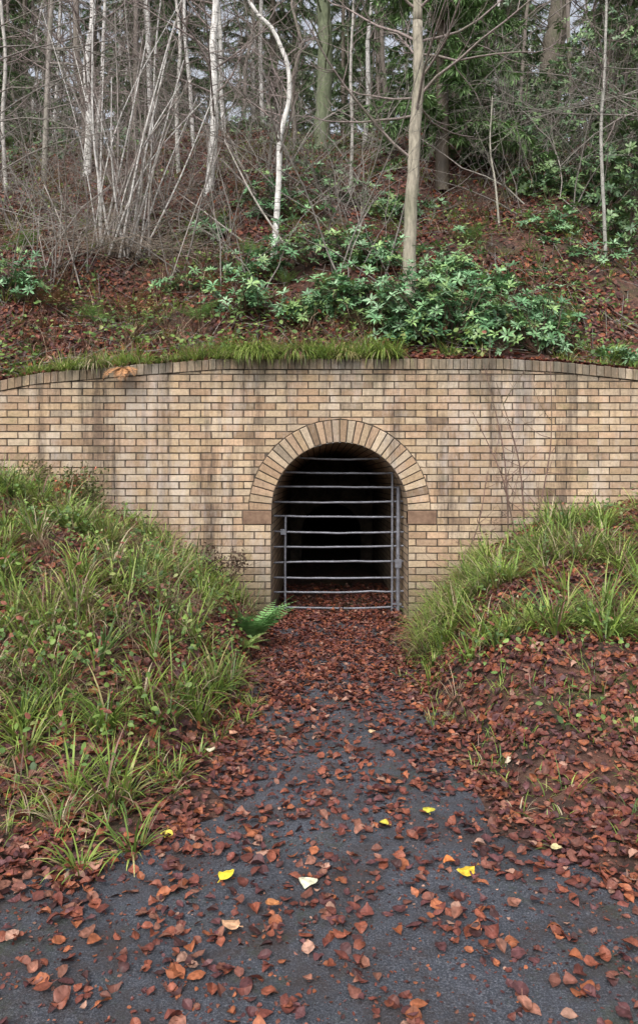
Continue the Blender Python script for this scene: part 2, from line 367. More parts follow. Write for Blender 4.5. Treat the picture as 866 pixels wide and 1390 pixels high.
def leaves(acc,T,X,Nn,L,W,C,T2=LT,TF=LF,curl=None,fold=None,jit=0,vm=None):
    N=len(T)
    if N==0: return
    Nn=unit(Nn-X*np.sum(Nn*X,-1,keepdims=True)); Yx=np.cross(Nn,X)
    curl=np.zeros(N) if curl is None else curl; fold=np.zeros(N) if fold is None else fold
    x=np.repeat(T2[None,:,0],N,0); y=np.repeat(T2[None,:,1],N,0)
    if jit: x=x+rng.normal(0,jit,x.shape); y=y*(1+rng.normal(0,jit*4,x.shape))
    tw=rng.normal(0,.3,(N,1)) if jit else 0
    lz=L[:,None]*(curl[:,None]*((x-.5)**2*4) + fold[:,None]*np.abs(y)*2+tw*y*(x-.4)*2+(rng.normal(0,jit*1.3,x.shape) if jit else 0))
    V=T[:,None,:]+X[:,None,:]*(x*L[:,None])[...,None]+Yx[:,None,:]*(y*(L*W)[:,None])[...,None]+Nn[:,None,:]*lz[...,None]
    acc.inst(V,TF,C,vm)
def rdir(N): return unit(rng.normal(0,1,(N,3)))
DEAD=np.array([(.18,.057,.034),(.125,.040,.030),(.09,.037,.038),(.25,.085,.04),(.145,.058,.042),(.29,.165,.12),(.055,.025,.024),(.20,.09,.062)])
DP=np.array([.2,.22,.16,.10,.13,.03,.10,.06])
def deadcol(N):
    c=DEAD[rng.choice(len(DEAD),N,p=DP)]; return c*rng.uniform(.7,1.25,(N,1))
def litter(acc,fn,x,y,size,mode='m',tilt=.3,lift=.012,col=None,w=(.8,1.25)):
    N=len(x)
    if N==0: return
    n=normal(fn,x,y); T=np.stack([x,y,fn(x,y)],-1)+n*(rng.uniform(.006,.006+lift,N)[:,None])
    nn=unit(n+rng.normal(0,tilt,(N,3))); d=rdir(N); X=unit(d-nn*np.sum(d*nn,-1,keepdims=True))
    L=rng.uniform(*size,N)
    T=T-X*(L*.5)[:,None]+n*(L*.18*rng.random(N))[:,None]
    C=deadcol(N) if col is None else col
    t2,tf,j,vm={'s':(ST,SF,0,None),'m':(LT,LF,.035,None),'h':(HT,HF,.014,HM)}[mode]
    leaves(acc,T,X,nn,L,rng.uniform(*w,N),C,t2,tf,rng.normal(.04,.13,N),rng.normal(.08,.2,N),j,vm)
def dens(x,y):
    cxp=np.interp(y,[1,2.5,4,6,8],[.1,.12,.16,.2,.2])
    half=np.interp(y,[1,2.2,2.8,3.4,4.4,5,6],[1.6,.80,.45,.30,.2,.12,.0])
    e=sstep((np.abs(x-cxp)-half)/.35)
    base=np.interp(y,[1.2,2.0,3.0,3.8,4.4,5.2,6.0],[.15,.19,.23,.30,.45,.8,1])
    patch=np.clip(.5+wob(x,y,.55,8)*.9+wob(x,y,.22,9)*.6,0,1)
    d=base*(.25+1.5*patch)+(1-base)*e*np.clip(.3+.75*patch,0,1)*np.where(y<2.4,.5,1)
    return np.clip(d,0,1)
a=Acc()
N=125000; x=rng.uniform(-4.2,4.2,N); y=rng.uniform(1.2,7.78,N)
vis=np.abs(x)<.47*y+.6; x=x[vis];y=y[vis]
keep=rng.random(len(x))<dens(x,y)*.9; x=x[keep];y=y[keep]
k=y<3.4; litter(a,front,x[k],y[k],(.022,.054),'h',tilt=.26); k=~k; litter(a,front,x[k],y[k],(.026,.056),'m',tilt=.3)
x=rng.uniform(-8,8,9000); y=rng.uniform(-2,7.7,9000); k=(np.abs(x)>.47*y+.6)|(y<1.2); litter(a,front,x[k],y[k],(.05,.08),'s')
N=2200; x=rng.uniform(cx-.68,cx+.68,N); y=7.7+rng.random(N)**1.6*2.5
litter(a,lambda x,y: np.full_like(x,-.12)+.0*x,x,y,(.035,.06),'m',tilt=.35,lift=.03)
N=18000; x=rng.uniform(-2.2,2.2,N); y=rng.uniform(1.4,5.2,N); litter(a,front,x,y,(.006,.017),'s',tilt=.3,lift=.002)
a.obj('leaf_litter',m_leaf,False)
a=Acc()
for (u,v_,s,c) in [(308,1198,.064,(.60,.48,.04)),(632,1193,.066,(.60,.40,.04)),(226,1143,.052,(.60,.50,.08)),(582,1112,.055,(.5,.46,.06)),(418,1210,.068,(.58,.56,.40)),(286,1023,.056,(.62,.55,.40)),(313,1268,.062,(.50,.29,.17)),(520,1130,.042,(.5,.42,.06)),(130,1190,.055,(.42,.22,.16)),(505,1003,.046,(.5,.35,.2)),(755,1165,.046,(.45,.38,.2)),(129,820,.05,(.65,.55,.45)),(318,1003,.056,(.5,.26,.17)),(60,863,.05,(.45,.28,.2)),(690,1040,.04,(.5,.4,.3)),(370,1245,.05,(.36,.15,.06)),(610,1180,.045,(.42,.14,.04))]:
    p=fhit(u,v_)
    litter(a,lambda x,y: front(x,y)+.014,np.array([p[0]]),np.array([p[1]]),(s,s+.001),'h',tilt=.06,col=np.array([c]),w=(1.15,1.35))
a.obj('yellow_fallen_leaves',m_leaf,False)
a=Acc(); N=90000; y=7.85+13*rng.random(N)**1.7; x=rng.uniform(-1,1,N)*(y*.47+.8)
k=rng.random(N)<np.clip(.55+wob(x,y,1.6,12)*.8,.08,1); x=x[k];y=y[k]
litter(a,hill,x,y,(.055,.085),'s',tilt=.4,lift=.02,col=deadcol(len(x))*.95)
N=1500; x=rng.uniform(-3.3,3.5,N); y=rng.uniform(7.82,8.05,N)
k=rng.random(N)<np.where(x>.7,1,.35); litter(a,lambda x,y: top(x)+0*y,x[k],y[k],(.045,.07),'m',tilt=.35)
a.obj('hillside_leaf_litter',m_leaf,False)
# ------------------------------------------------------------------ grass
FERN=np.array([-.56,6.35])
def blades(acc,B,az,L,w,th0,kap,C,m=4):
    N=len(B); i=np.arange(m); th=th0[:,None]+kap[:,None]*(i+.5)/m
    h=np.concatenate([np.zeros((N,1)),np.cumsum(np.sin(th),1)],1)*(L/m)[:,None]
    v=np.concatenate([np.zeros((N,1)),np.cumsum(np.cos(th),1)],1)*(L/m)[:,None]
    D=np.stack([np.cos(az),np.sin(az),0*az],-1); S=np.stack([-np.sin(az),np.cos(az),0*az],-1)
    c=B[:,None,:]+D[:,None,:]*h[...,None]+np.array([0,0,1.])*v[...,None]
    wid=np.array([.75,1,.9,.6,.06])[None,:,None]*w[:,None,None]/2
    V=np.stack([c-S[:,None,:]*wid,c+S[:,None,:]*wid],2).reshape(N,-1,3)
    f=[(2*j,2*j+1,2*j+3,2*j+2) for j in range(m)]
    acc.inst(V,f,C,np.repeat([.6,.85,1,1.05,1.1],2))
GR=np.array([(.21,.295,.055),(.145,.235,.045),(.29,.36,.09),(.10,.17,.05),(.38,.34,.15),(.44,.37,.24),(.22,.12,.09)]); GP=[.26,.24,.20,.13,.08,.05,.04]
DG=np.array([(.28,.20,.125),(.19,.12,.08),(.38,.29,.195),(.15,.08,.06)]); DGP=[.3,.3,.2,.2]
def tufts(acc,fn,x,y,nb,L,w=(.006,.012),spread=.05,k=(.5,1.9),th=(.05,.75),pal=GR,pp=GP,azc=None,mono=.5):
    x=np.asarray(x);y=np.asarray(y)
    kk=~((np.abs(x-FERN[0]-.02)<.30)&(y>5.2)&(y<6.65)); x=x[kk];y=y[kk]
    n=len(x); nbs=rng.integers(int(nb*.6),int(nb*1.4)+1,n); id_=np.repeat(np.arange(n),nbs); N=len(id_)
    az=rng.uniform(0,6.283,N) if azc is None else azc+rng.normal(0,.9,N)
    r=rng.random(N)*spread; bx=x[id_]+np.cos(az)*r; by=y[id_]+np.sin(az)*r
    B=np.stack([bx,by,fn(bx,by)-.005],-1)
    ts=rng.uniform(.6,1.4,n)[id_]; tc=rng.choice(len(pal),n,p=pp)[id_]; oc=rng.choice(len(pal),N,p=pp); pk=np.where(rng.random(N)<mono,tc,oc)
    C=np.array(pal)[pk]*rng.uniform(.75,1.25,(N,1))
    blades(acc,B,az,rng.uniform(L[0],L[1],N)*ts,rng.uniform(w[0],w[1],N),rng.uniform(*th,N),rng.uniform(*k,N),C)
a=Acc()
N=1500; x=rng.uniform(-4.6,-.45,N); y=rng.uniform(3.0,7.7,N); dl,_=bankd(x,y)
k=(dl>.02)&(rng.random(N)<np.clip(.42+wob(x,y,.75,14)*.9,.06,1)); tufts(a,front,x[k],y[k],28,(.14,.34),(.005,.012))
N=600; x=rng.uniform(-4.6,-.45,N); y=rng.uniform(3.0,7.7,N); dl,_=bankd(x,y)
k=(dl>.05)&(rng.random(N)<np.clip(.25+wob(x,y,1.0,15)*1.1,.08,1)); tufts(a,front,x[k],y[k],34,(.18,.38),(.003,.006),pal=DG,pp=DGP,k=(.8,2.4))
fr=[fhit(u,v) for u,v in [(100,1180),(180,1160),(110,1190),(330,985),(345,960),(160,1110),(240,1060),(80,1120),(40,1110),(215,1040),(150,1060),(300,1000),(270,1030)]]
tufts(a,front,[f[0] for f in fr],[f[1] for f in fr],26,(.08,.2),w=(.004,.009))
N=1700; x=rng.uniform(.6,4.6,N); y=rng.uniform(3.2,7.7,N); _,dr=bankd(x,y); d0=x-xR(y)
cl=((d0>.0)&(d0<.65)&(y>5.2)&(y<7.25)).astype(float)*.95+np.clip(wob(x,y,1.2,16)+.12,0,1)*.9*(y>4.3)*np.where(y>6.9,.35,1)+np.clip(wob(x,y,.7,31)+.25,0,1)*.55*((x>1.3)&(y>4.2)&(y<6.8))
k=(dr>.0)&(rng.random(N)<cl*.72); tufts(a,front,x[k],y[k],34,(.15,.36))
k=(dr>.0)&(rng.random(N)<cl*.2); tufts(a,front,x[k],y[k],34,(.2,.38),(.003,.006),pal=DG,pp=DGP,k=(.8,2.4))
N=1300; x=rng.uniform(.45,3.0,N); y=rng.uniform(2.7,6.5,N); k=(x>xR(y)-.15)&(rng.random(N)<.45); tufts(a,front,x[k],y[k],9,(.05,.13),w=(.003,.006))
N=300; x=rng.uniform(-1.6,-.3,N); y=rng.uniform(2.7,4.5,N); k=(x<xL(y)+.12); tufts(a,front,x[k],y[k],8,(.05,.13),w=(.003,.006))
a.obj('bank_grass',m_grass)
a=Acc()
N=17000; x=rng.uniform(-4.4,-.45,N); y=rng.uniform(3.05,7.7,N); dl,_=bankd(x,y); k=(dl>.03)&(rng.random(N)<np.clip(.4+wob(x,y,.7,18)*1.0,0.05,1)); x=x[k];y=y[k]
N2=6500; x2=rng.uniform(.8,4.2,N2); y2=rng.uniform(3.4,7.7,N2); k=(x2>xR(y2)+.05)&(rng.random(N2)<np.clip(.3+wob(x2,y2,.9,19)*.9,0.0,1)); x=cc([x,x2[k]]); y=cc([y,y2[k]])
n=len(x); T=np.stack([x,y,front(x,y)+rng.uniform(.02,.20,n)],-1); nn=unit(np.array([0,-.3,1.])+rng.normal(0,.45,(n,3))); d=rdir(n); X=unit(d-nn*np.sum(d*nn,-1,keepdims=True))
pl=np.array([(.11,.19,.05),(.17,.26,.06),(.07,.125,.04),(.26,.29,.10),(.26,.09,.06)])
leaves(a,T,X,nn,rng.uniform(.016,.044,n),rng.uniform(.8,1.2,n),pl[rng.choice(5,n,p=[.32,.28,.17,.13,.10])]*rng.uniform(.8,1.2,(n,1)),LT,LF,rng.normal(-.05,.08,n),rng.normal(.08,.1,n))
a.obj('bank_herbs',m_grass)
a=Acc()
def tf_(x,y): return np.where(y<8.0,top(x)+.0,hill(x,y))
N=560; x=np.where(rng.random(N)<.5,rng.uniform(-.95,.85,N),rng.uniform(-3.2,.85,N)); y=rng.uniform(7.84,8.3,N)
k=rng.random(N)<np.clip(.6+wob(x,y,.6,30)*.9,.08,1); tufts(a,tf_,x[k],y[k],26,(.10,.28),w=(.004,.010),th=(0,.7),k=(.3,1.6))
N=130; x=np.where(rng.random(N)<.6,rng.uniform(-.95,.85,N),rng.uniform(-3.2,.85,N)); tufts(a,tf_,x,np.full(N,7.82),20,(.08,.22),w=(.004,.008),azc=-1.57,k=(1,2.3))
for u in (333,339,345,350,355,360,402,408,414,470,520,130): 
    tufts(a,tf_,[(u-433)*.00772],[7.80],70,(.24,.42),w=(.004,.010),azc=-1.57,k=(1.6,2.9))
x=rng.uniform(2.6,4.5,60); tufts(a,tf_,x,rng.uniform(7.9,8.3,60),20,(.08,.2),w=(.004,.008))
N=900; y=8.3+rng.random(N)**1.4*8; x=rng.uniform(-1,1,N)*(y*.45); k=rng.random(N)<np.clip(.4+wob(x,y,1.4,21)*.9,0,1)
tufts(a,hill,x[k],y[k],16,(.1,.32))
a.obj('wall_top_grass',m_grass)
a=Acc()
N=1500; y=8.5+rng.random(N)*9; x=rng.uniform(-1,.75,N)*(y*.46); k=rng.random(N)<np.clip(.5+wob(x,y,1.8,22)*.9,0.05,1)*np.where(x>0,.55,1)
tufts(a,hill,x[k],y[k],20,(.25,.7),w=(.004,.009),pal=DG,pp=DGP,k=(.8,2.4),th=(.1,1.0))
a.obj('dead_bracken',m_leaf)
# ------------------------------------------------------------------ rhododendrons
RC=np.array([(.12,.255,.115),(.17,.31,.14),(.075,.165,.075),(.21,.33,.12),(.23,.37,.21)])
def rosettes(acc,c,n,nl,L,W,pal,droop=(-.15,.5)):
    N=len(c); id_=np.repeat(np.arange(N),nl); k=np.tile(np.arange(nl),N)
    t1=unit(np.cross(n,np.array([.3,.9,.2]))); t2=np.cross(n,t1); az=k*2.4+rng.uniform(0,6.28,N)[id_]
    e=rng.uniform(droop[0],droop[1],len(id_))
    X=np.cos(e)[:,None]*(np.cos(az)[:,None]*t1[id_]+np.sin(az)[:,None]*t2[id_])+np.sin(e)[:,None]*n[id_]
    Nn=n[id_]+rng.normal(0,.15,(len(id_),3)); X=unit(X)
    C=pal[rng.integers(0,len(pal),N)][id_]*rng.uniform(.75,1.2,(len(id_),1))
    leaves(acc,c[id_]+X*.01,X,Nn,rng.uniform(L*.7,L*1.15,len(id_)),np.full(len(id_),W),C,LT,LF,rng.uniform(-.12,-.02,len(id_)),rng.uniform(-.02,.12,len(id_)))
def rhodo(u,v,r,h,n,L=.095,name='rhododendron_bush',mat=m_rhodo,pal=RC):
    b=hit(u,v); a=Acc(); nl=8; n=int(n*1.2); lumps=[(rng.normal(0,r*.55,3)*np.array([1,.6,0]),rng.uniform(.4,1.05)) for _ in range(nl)]
    cs=[];ns=[]
    for i in range(n):
        o_,s=lumps[i%nl]; d=rng.normal(0,1,3); d[2]=abs(d[2])+.1; d=unit(d)
        rr=rng.uniform(.35,1.05)*s; p=b+o_+d*np.array([r*.8,r*.6,h*1.35])*rr
        p[2]=max(p[2],float(hill(p[0],p[1]))+.06)
        cs.append(p); ns.append(unit(d*.6+np.array([0,-.35,.7])+rng.normal(0,.25,3)))
        if i%3==0:
            q=b+o_*.3; mid=(q+p)/2+rng.normal(0,.05,3); a.tube([q,mid,p],[.009,.006,.004],4,np.array([.09,.06,.04]))
    rosettes(a,np.array(cs),np.array(ns),9,L,.46,pal); a.obj(name,mat)
for spec in [(600,468,.52,1.0,290),(560,470,.38,.6,120),(650,454,.38,.75,130),(505,448,.44,.9,180),(465,432,.38,.6,100),(400,440,.38,.5,80),(335,428,.36,.5,60),(740,482,.38,.95,140),(715,440,.3,.4,50),(620,390,.45,.65,110),(430,362,.55,.7,110),(395,300,.6,.8,100),(455,272,.6,.7,90),(18,410,.45,.7,100),(360,380,.45,.5,60),(520,370,.5,.6,100),(845,495,.25,.25,35),(690,400,.3,.4,40),(545,300,.5,.6,70),(285,330,.4,.4,30),(760,320,.5,.5,60),(250,400,.3,.35,30),(800,360,.4,.4,40)]:
    rhodo(*spec)
# ------------------------------------------------------------------ trees
def interp_pts(P_,n):
    P_=np.asarray(P_,float); t=np.linspace(0,len(P_)-1,n); out=[]
    for s in t:
        i=min(int(s),len(P_)-2); f=s-i; p0=P_[max(i-1,0)];p1=P_[i];p2=P_[i+1];p3=P_[min(i+2,len(P_)-1)]
        out.append(.5*((2*p1)+(-p0+p2)*f+(2*p0-5*p1+4*p2-p3)*f*f+(-p0+3*p1-3*p2+p3)*f**3))
    return np.array(out)
def grow(acc,p,d,L,r,lvl,col,up=.06,wander=.16,kids=6,sides=4):
    n=7 if lvl>0 else 5
    st=rng.normal(0,wander,(n,3)); st[:,2]+=up
    ds=unit(d+np.cumsum(st,0)); pts=np.vstack([p,p+np.cumsum(ds,0)*L/n])
    acc.tube(pts,np.linspace(r,r*.25,n+1),sides if lvl>0 else 3,col)
    if lvl>0:
        for k in range(kids):
            t=rng.uniform(.2,1); i=min(int(t*n),n-1); q=pts[i]+(pts[i+1]-pts[i])*(t*n-i)
            dd=unit(ds[i]*.75+rdir(1)[0]*.75); grow(acc,q,dd,L*rng.uniform(.3,.55)*(1.15-t*.5),max(r*.45*(1.1-.6*t),.0022),lvl-1,col,up,wander,max(kids-1,2),3)
def tree(name,uv,r0,r1,mat,col,nb=14,blen=1.6,lvl=2,start=.35,up=.05,extra=0,kids=5,brcol=None):
    b=hit(*uv[0]); Y=b[1]; pts=[b-np.array([0,0,.15])]+[P(u,v,Y) for (u,v) in uv[1:]]
    if extra:
        d=unit(pts[-1]-pts[-2]); pts.append(pts[-1]+(d*.6+np.array([0,0,.4]))*extra)
    pts=interp_pts(pts,30); pts[1:]+=rng.normal(0,r0*.06,(29,3))
    a=Acc(); rad=np.linspace(r0,r1,30); rad[0]*=1.6; rad[1]*=1.15; rad*=1+rng.normal(0,.02,30)
    a.tube(pts,rad,12 if r0>.03 else 7,np.array(col))
    bc=np.array(brcol if brcol is not None else col)
    for k in range(nb):
        t=rng.uniform(start,1); i=min(int(t*29),28); q=pts[i]
        az=rng.uniform(0,6.28); d=unit(np.array([math.cos(az),math.sin(az)*.8,rng.uniform(.1,.9)]))
        grow(a,q,d,blen*rng.uniform(.5,1.1)*(1.25-.5*t),max(min(rad[i]*.35,.02),.005),lvl,bc,up,.14,kids)
    a.obj(name,mat)
WH=(.64,.62,.59); TW=(.25,.20,.185); GT=(.29,.26,.235)
tree('beech_tree',[(554,425),(556,350),(559,270),(563,190),(568,100),(566,30),(566,-20)],.088,.052,m_bark,(.30,.27,.21),18,2.4,2,.4,extra=4,brcol=TW)
tree('birch_tree',[(370,355),(376,290),(379,235),(380,185),(392,140),(391,90),(370,40),(335,-5)],.045,.022,m_birch,WH,14,1.5,2,.3,extra=2,brcol=TW)
tree('birch_tree',[(282,262),(290,190),(291,120),(289,60),(294,0)],.080,.05,m_birch,WH,16,2.2,2,.2,extra=4,brcol=TW)
tree('birch_tree',[(118,235),(122,160),(118,90),(126,30),(128,-20)],.075,.05,m_birch,WH,16,2.2,2,.2,extra=4,brcol=TW)
tree('birch_tree',[(822,350),(818,260),(815,180),(820,90),(822,20)],.028,.018,m_birch,(.32,.31,.28),12,1.4,2,.3,extra=2,brcol=TW)
tree('young_tree',[(678,305),(672,250),(665,200),(668,130)],.02,.008,m_bark,(.36,.34,.28),8,.8,1,.4)
tree('young_tree',[(475,260),(478,180),(476,90),(480,0)],.032,.018,m_birch,(.36,.34,.31),12,1.5,2,.2,extra=2,brcol=TW)
tree('oak_tree',[(436,205),(440,120),(441,50),(438,-20)],.16,.12,m_bark,(.12,.14,.08),14,2.5,2,.3,extra=4)
tree('oak_tree',[(735,190),(745,100),(757,30),(765,-30)],.33,.24,m_bark,(.15,.13,.10),14,2.8,2,.3,extra=4)
tree('birch_tree',[(243,235),(240,150),(245,60),(238,-20)],.04,.025,m_birch,(.5,.48,.44),14,1.8,2,.2,extra=3,brcol=TW)
tree('birch_tree',[(10,260),(4,170),(8,80),(0,-20)],.04,.025,m_birch,(.4,.38,.35),14,2.2,2,.2,extra=3,brcol=TW)
def spreading(u,v,dirx,name):
    b=hit(u,v); a=Acc()
    a.tube(interp_pts([b-np.array([0,0,.1]),b+np.array([dirx*.1,-.1,1.5]),b+np.array([dirx*.3,-.4,3.2]),b+np.array([dirx*.6,-.7,5])],12),np.linspace(.06,.03,12),8,np.array(GT))
    for k in range(13):
        h=rng.uniform(.6,4.8); q=b+np.array([dirx*h*.1,-h*.13,h]); d=unit(np.array([dirx*rng.uniform(.6,1.2),rng.uniform(-.5,.4),rng.uniform(-.1,.6)]))
        grow(a,q,d,rng.uniform(2.0,4.2),.016,2,np.array(GT)*rng.uniform(.6,1.1),-.05,.12,7)
    a.obj(name,m_bark)
spreading(-60,330,1,'hazel_tree'); spreading(925,330,-1,'hazel_tree'); spreading(60,250,1,'hazel_tree')
a=Acc(); b=hit(160,352)
for k in range(28):
    uu=rng.uniform(50,290); vv=rng.uniform(-20,150); Y=b[1]+rng.uniform(-.5,1.0); e=P(uu,vv,Y); s=b+rng.normal(0,.10,3)*np.array([2.2,1,.1]); m1=s+(e-s)*.4+rng.normal(0,.10,3)+np.array([0,0,.2])
    pts=interp_pts([s,m1,e],14); r=rng.uniform(.012,.026); colr=np.array(WH if rng.random()<.6 else GT)*rng.uniform(.75,1.05)
    a.tube(pts,np.linspace(r,r*.35,14),6,colr)
    for j in range(6):
        i=rng.integers(3,13); grow(a,pts[i],unit(pts[i]-pts[i-1]+rng.normal(0,.5,3)),rng.uniform(.5,1.5),.005,1,np.array(TW)*1.1,-.02,.18,6)
for k in range(130):
    az=rng.uniform(0,6.28); d=unit(np.array([math.cos(az)*1.2,math.sin(az)*.6-.2,rng.uniform(.1,.9)])); grow(a,b+rng.normal(0,.2,3)*np.array([2.0,1,.2])+np.array([0,0,.05]),d,rng.uniform(.6,1.9),.005,1,np.array((.36,.29,.23))*rng.uniform(.6,1.1),-.12,.14,4)
a.obj('coppiced_birch',m_birch)
und=empty('bare_understory'); ms=[]
for k in range(9):
    a=Acc()
    for j in range(3):
        d=unit(np.array([rng.normal(0,.5),rng.normal(-.1,.3),1])); grow(a,rng.normal(0,.08,3)*np.array([1,1,0]),d,rng.uniform(1.3,2.8),rng.uniform(.007,.013),2,np.array(GT)*rng.uniform(.55,1.2),-.02,.13,5)
    ms.append(a.mesh('shrub_twigs',m_bark))
for k in range(120):
    u=rng.uniform(-60,560) if k<84 else rng.uniform(560,920); v=rng.uniform(195,410) if k<66 else rng.uniform(190,300); b=hit(u,v)
    put(ms[k%9],'shrub_twigs',und,b,rng.uniform(0,6.28),rng.uniform(.6,1.25))
a=Acc()
for (u0,v0,u1,v1,r) in [(405,362,305,190,.018),(330,330,240,260,.014),(60,330,190,300,.012),(250,345,330,300,.01),(110,395,60,250,.014),(560,300,470,380,.008),(230,390,300,200,.012),(380,300,300,215,.014)]:
    p=hit(u0,v0)+np.array([0,0,.02]); q=P(u1,v1,p[1]+.3); a.tube(interp_pts([p,(p+q)/2+rng.normal(0,.05,3),q],8),np.linspace(r,r*.5,8),5,np.array(GT)*1.3)
N=1100; y=8.3+rng.random(N)*9; x=rng.uniform(-1,1,N)*y*.46
L=rng.uniform(.15,.8,N); az=rng.uniform(0,6.28,N)
for i in range(N):
    s=np.array([-1,0,1.]); px=x[i]+math.cos(az[i])*L[i]/2*s; py=y[i]+math.sin(az[i])*L[i]/2*s
    a.tube(np.stack([px,py,hill(px,py)+.05+rng.uniform(0,.04,3)],-1),[.006,.005,.003],3,np.array(GT)*rng.uniform(.4,1))
a.obj('fallen_twigs',m_bark)
dist=empty('distant_trees'); ms=[]
for k in range(12):
    a=Acc(); birch=k%2==0; r=rng.uniform(.04,.09); H=rng.uniform(9,14); lean=rng.normal(0,.06,2); n=10
    pts=np.array([[lean[0]*H*t+rng.normal(0,.07),lean[1]*H*t,-.2+H*t] for t in np.linspace(0,1,n)])
    a.tube(pts,np.linspace(r,r*.25,n),6,np.array(WH)*.75 if birch else np.array((.18,.15,.13)))
    for j in range(18):
        t=rng.uniform(.05,1); i=min(int(t*(n-1)),n-2); az=rng.uniform(0,6.28)
        grow(a,pts[i],unit(np.array([math.cos(az),math.sin(az),rng.uniform(.1,.9)])),rng.uniform(1.3,3.0),.018,2,np.array((.23,.185,.17))*rng.uniform(.7,1.2),.03,.15,5)
    ms.append(a.mesh('bare_tree',m_birch if birch else m_bark))
for k in range(104):
    Y=15.5+30*rng.random()**1.2; X=rng.uniform(-.52,.52)*Y
    put(ms[k%12],'bare_tree',dist,(X,Y,float(hill(X,Y))),rng.uniform(0,6.28),rng.uniform(.75,1.2))
def conifer_mesh(H,R,nbr,col,z0=.08,dens_=34):
    a=Acc(); a.tube([np.zeros(3),np.array([0,0,H])],[.13,.03],8,np.array((.09,.07,.05)))
    Ts=[];Xs=[];Ls=[]
    for k in range(nbr):
        t=z0+(1-z0)*rng.random(); az=rng.uniform(0,6.28); L=R*(1.08-t)*rng.uniform(.6,1.1); h=np.array([0,0,H*t])
        d=np.array([math.cos(az),math.sin(az),.15]); pts=[h]
        for i in range(6): d=unit(d+np.array([0,0,-.13])+rng.normal(0,.05,3)); pts.append(pts[-1]+d*L/6)
        pts=np.array(pts); a.tube(pts,np.linspace(.018,.004,7),4,np.array((.08,.06,.045)))
        m=int(dens_*L)+6; s=rng.uniform(.08,1,m)*6; i=np.minimum(s.astype(int),5); p=pts[i]+(pts[i+1]-pts[i])*(s-i)[:,None]
        dd=unit(unit(pts[i+1]-pts[i])*.6+rng.normal(0,.55,(m,3))*np.array([1,1,.35])+np.array([0,0,-.35])); Ts.append(p);Xs.append(dd);Ls.append(rng.uniform(.15,.38,m))
    T=cc(Ts);X=cc(Xs);L=cc(Ls); rep=5; T=np.repeat(T,rep,0);X=unit(np.repeat(X,rep,0)+rng.normal(0,.28,(len(T),3)));L=np.repeat(L,rep)*rng.uniform(.5,1,len(T))
    C=np.array(col)*rng.uniform(.55,1.5,(len(T),1)); leaves(a,T,X,unit(np.array([0,0,1.])+rng.normal(0,.4,(len(T),3))),L*.8,np.full(len(T),.16),C,ST,SF,np.full(len(T),-.06))
    return a.mesh('conifer_tree',m_needle)
cm=[conifer_mesh(10,2.2,120,(.13,.20,.085)),conifer_mesh(12,2.7,140,(.12,.19,.08))]
b=hit(600,262); put(conifer_mesh(8.5,2.0,150,(.14,.24,.085),.1,50),'conifer_tree',None,b)
for k,(X,Y,s) in enumerate([(7.4,19,1),(5.0,21,1),(-1.3,21,.9),(-8.5,19,1),(10,24,1.1),(2.0,25,1.1),(-4.5,25,1.1),(-10.5,25,1.2),(6.5,28,1.3),(-7,30,1.3),(-1,31,1.3),(13,31,1.4),(3.2,17.5,.8),(-3.4,19,.6),(-6,20,.65),(9.5,17.5,.8),(-13,33,1.4),(0.6,18.5,.55),(6,35,1.5),(-3,37,1.5),(2.5,38,1.5),(10.5,38,1.6),(-9.5,38,1.6),(-16,40,1.6),(16,40,1.6),(4.2,18.8,.7),(-5.2,22.5,.9)]):
    put(cm[k%2],'conifer_tree',None,(X,Y,float(hill(X,Y))-.2),rng.uniform(0,6.28),s)
def thicket(name,clumps,L,pal,nl=9):
    a=Acc(); 
    for (c,r,n) in clumps:
        d=rdir(n); p=c+d*r*(rng.random((n,1))**.45); p[:,2]=np.maximum(p[:,2],hill(p[:,0],p[:,1])+.05)
        nn=unit(d*.5+np.array([0,-.2,.8])+rng.normal(0,.35,(n,3))); rosettes(a,p,nn,nl,L,.6,pal,(-.5,.5))
        for i in range(0,n,12): g=np.array([c[0],c[1],float(hill(c[0],c[1]))]); a.tube([g,(g+p[i])/2+rng.normal(0,.15,3),p[i]],[.02,.012,.005],4,np.array((.09,.07,.05)))
    a.obj(name,m_rhodo)
HC=np.array([(.10,.18,.08),(.13,.22,.085),(.16,.25,.10),(.07,.13,.06)])
def cl(u,v,Y,r,n): return (P(u,v,Y),np.array(r),n)
thicket('holly_thicket',[cl(720,190,13.5,(.9,.7,.7),200),cl(790,150,14,(1.1,.8,1.0),240),cl(850,200,13,(.8,.7,.9),200),cl(700,110,15,(1,.8,.8),170),cl(780,265,12.3,(.8,.5,.45),120),cl(850,300,11.5,(.6,.5,.4),90),cl(650,215,14,(.6,.5,.5),80),cl(820,60,14.5,(1.1,.8,.8),180),cl(670,40,17,(1.1,1,.6),90),cl(730,240,12.5,(.6,.4,.35),80),cl(820,240,12.3,(.7,.5,.45),110)],.10,HC)
thicket('holly_thicket',[cl(40,200,15,(1,.8,.6),80),cl(420,215,14.5,(1.0,.7,.45),100),cl(345,185,17,(1.2,.8,.7),100),cl(180,205,17,(1.2,.8,.6),80),cl(480,180,16,(.8,.7,.6),70)],.10,HC)
a=Acc(); N=18000; y=8.2+rng.random(N)**1.2*8; x=rng.uniform(-1,1,N)*(y*.46); k=rng.random(N)<np.clip(.42+wob(x,y,1.3,25)*1.0,0.03,1); x=x[k];y=y[k]; n=len(x)
T=np.stack([x,y,hill(x,y)+rng.uniform(.03,.34,n)],-1); nn=unit(np.array([0,-.4,1.])+rng.normal(0,.4,(n,3))); d=rdir(n); X=unit(d-nn*np.sum(d*nn,-1,keepdims=True))
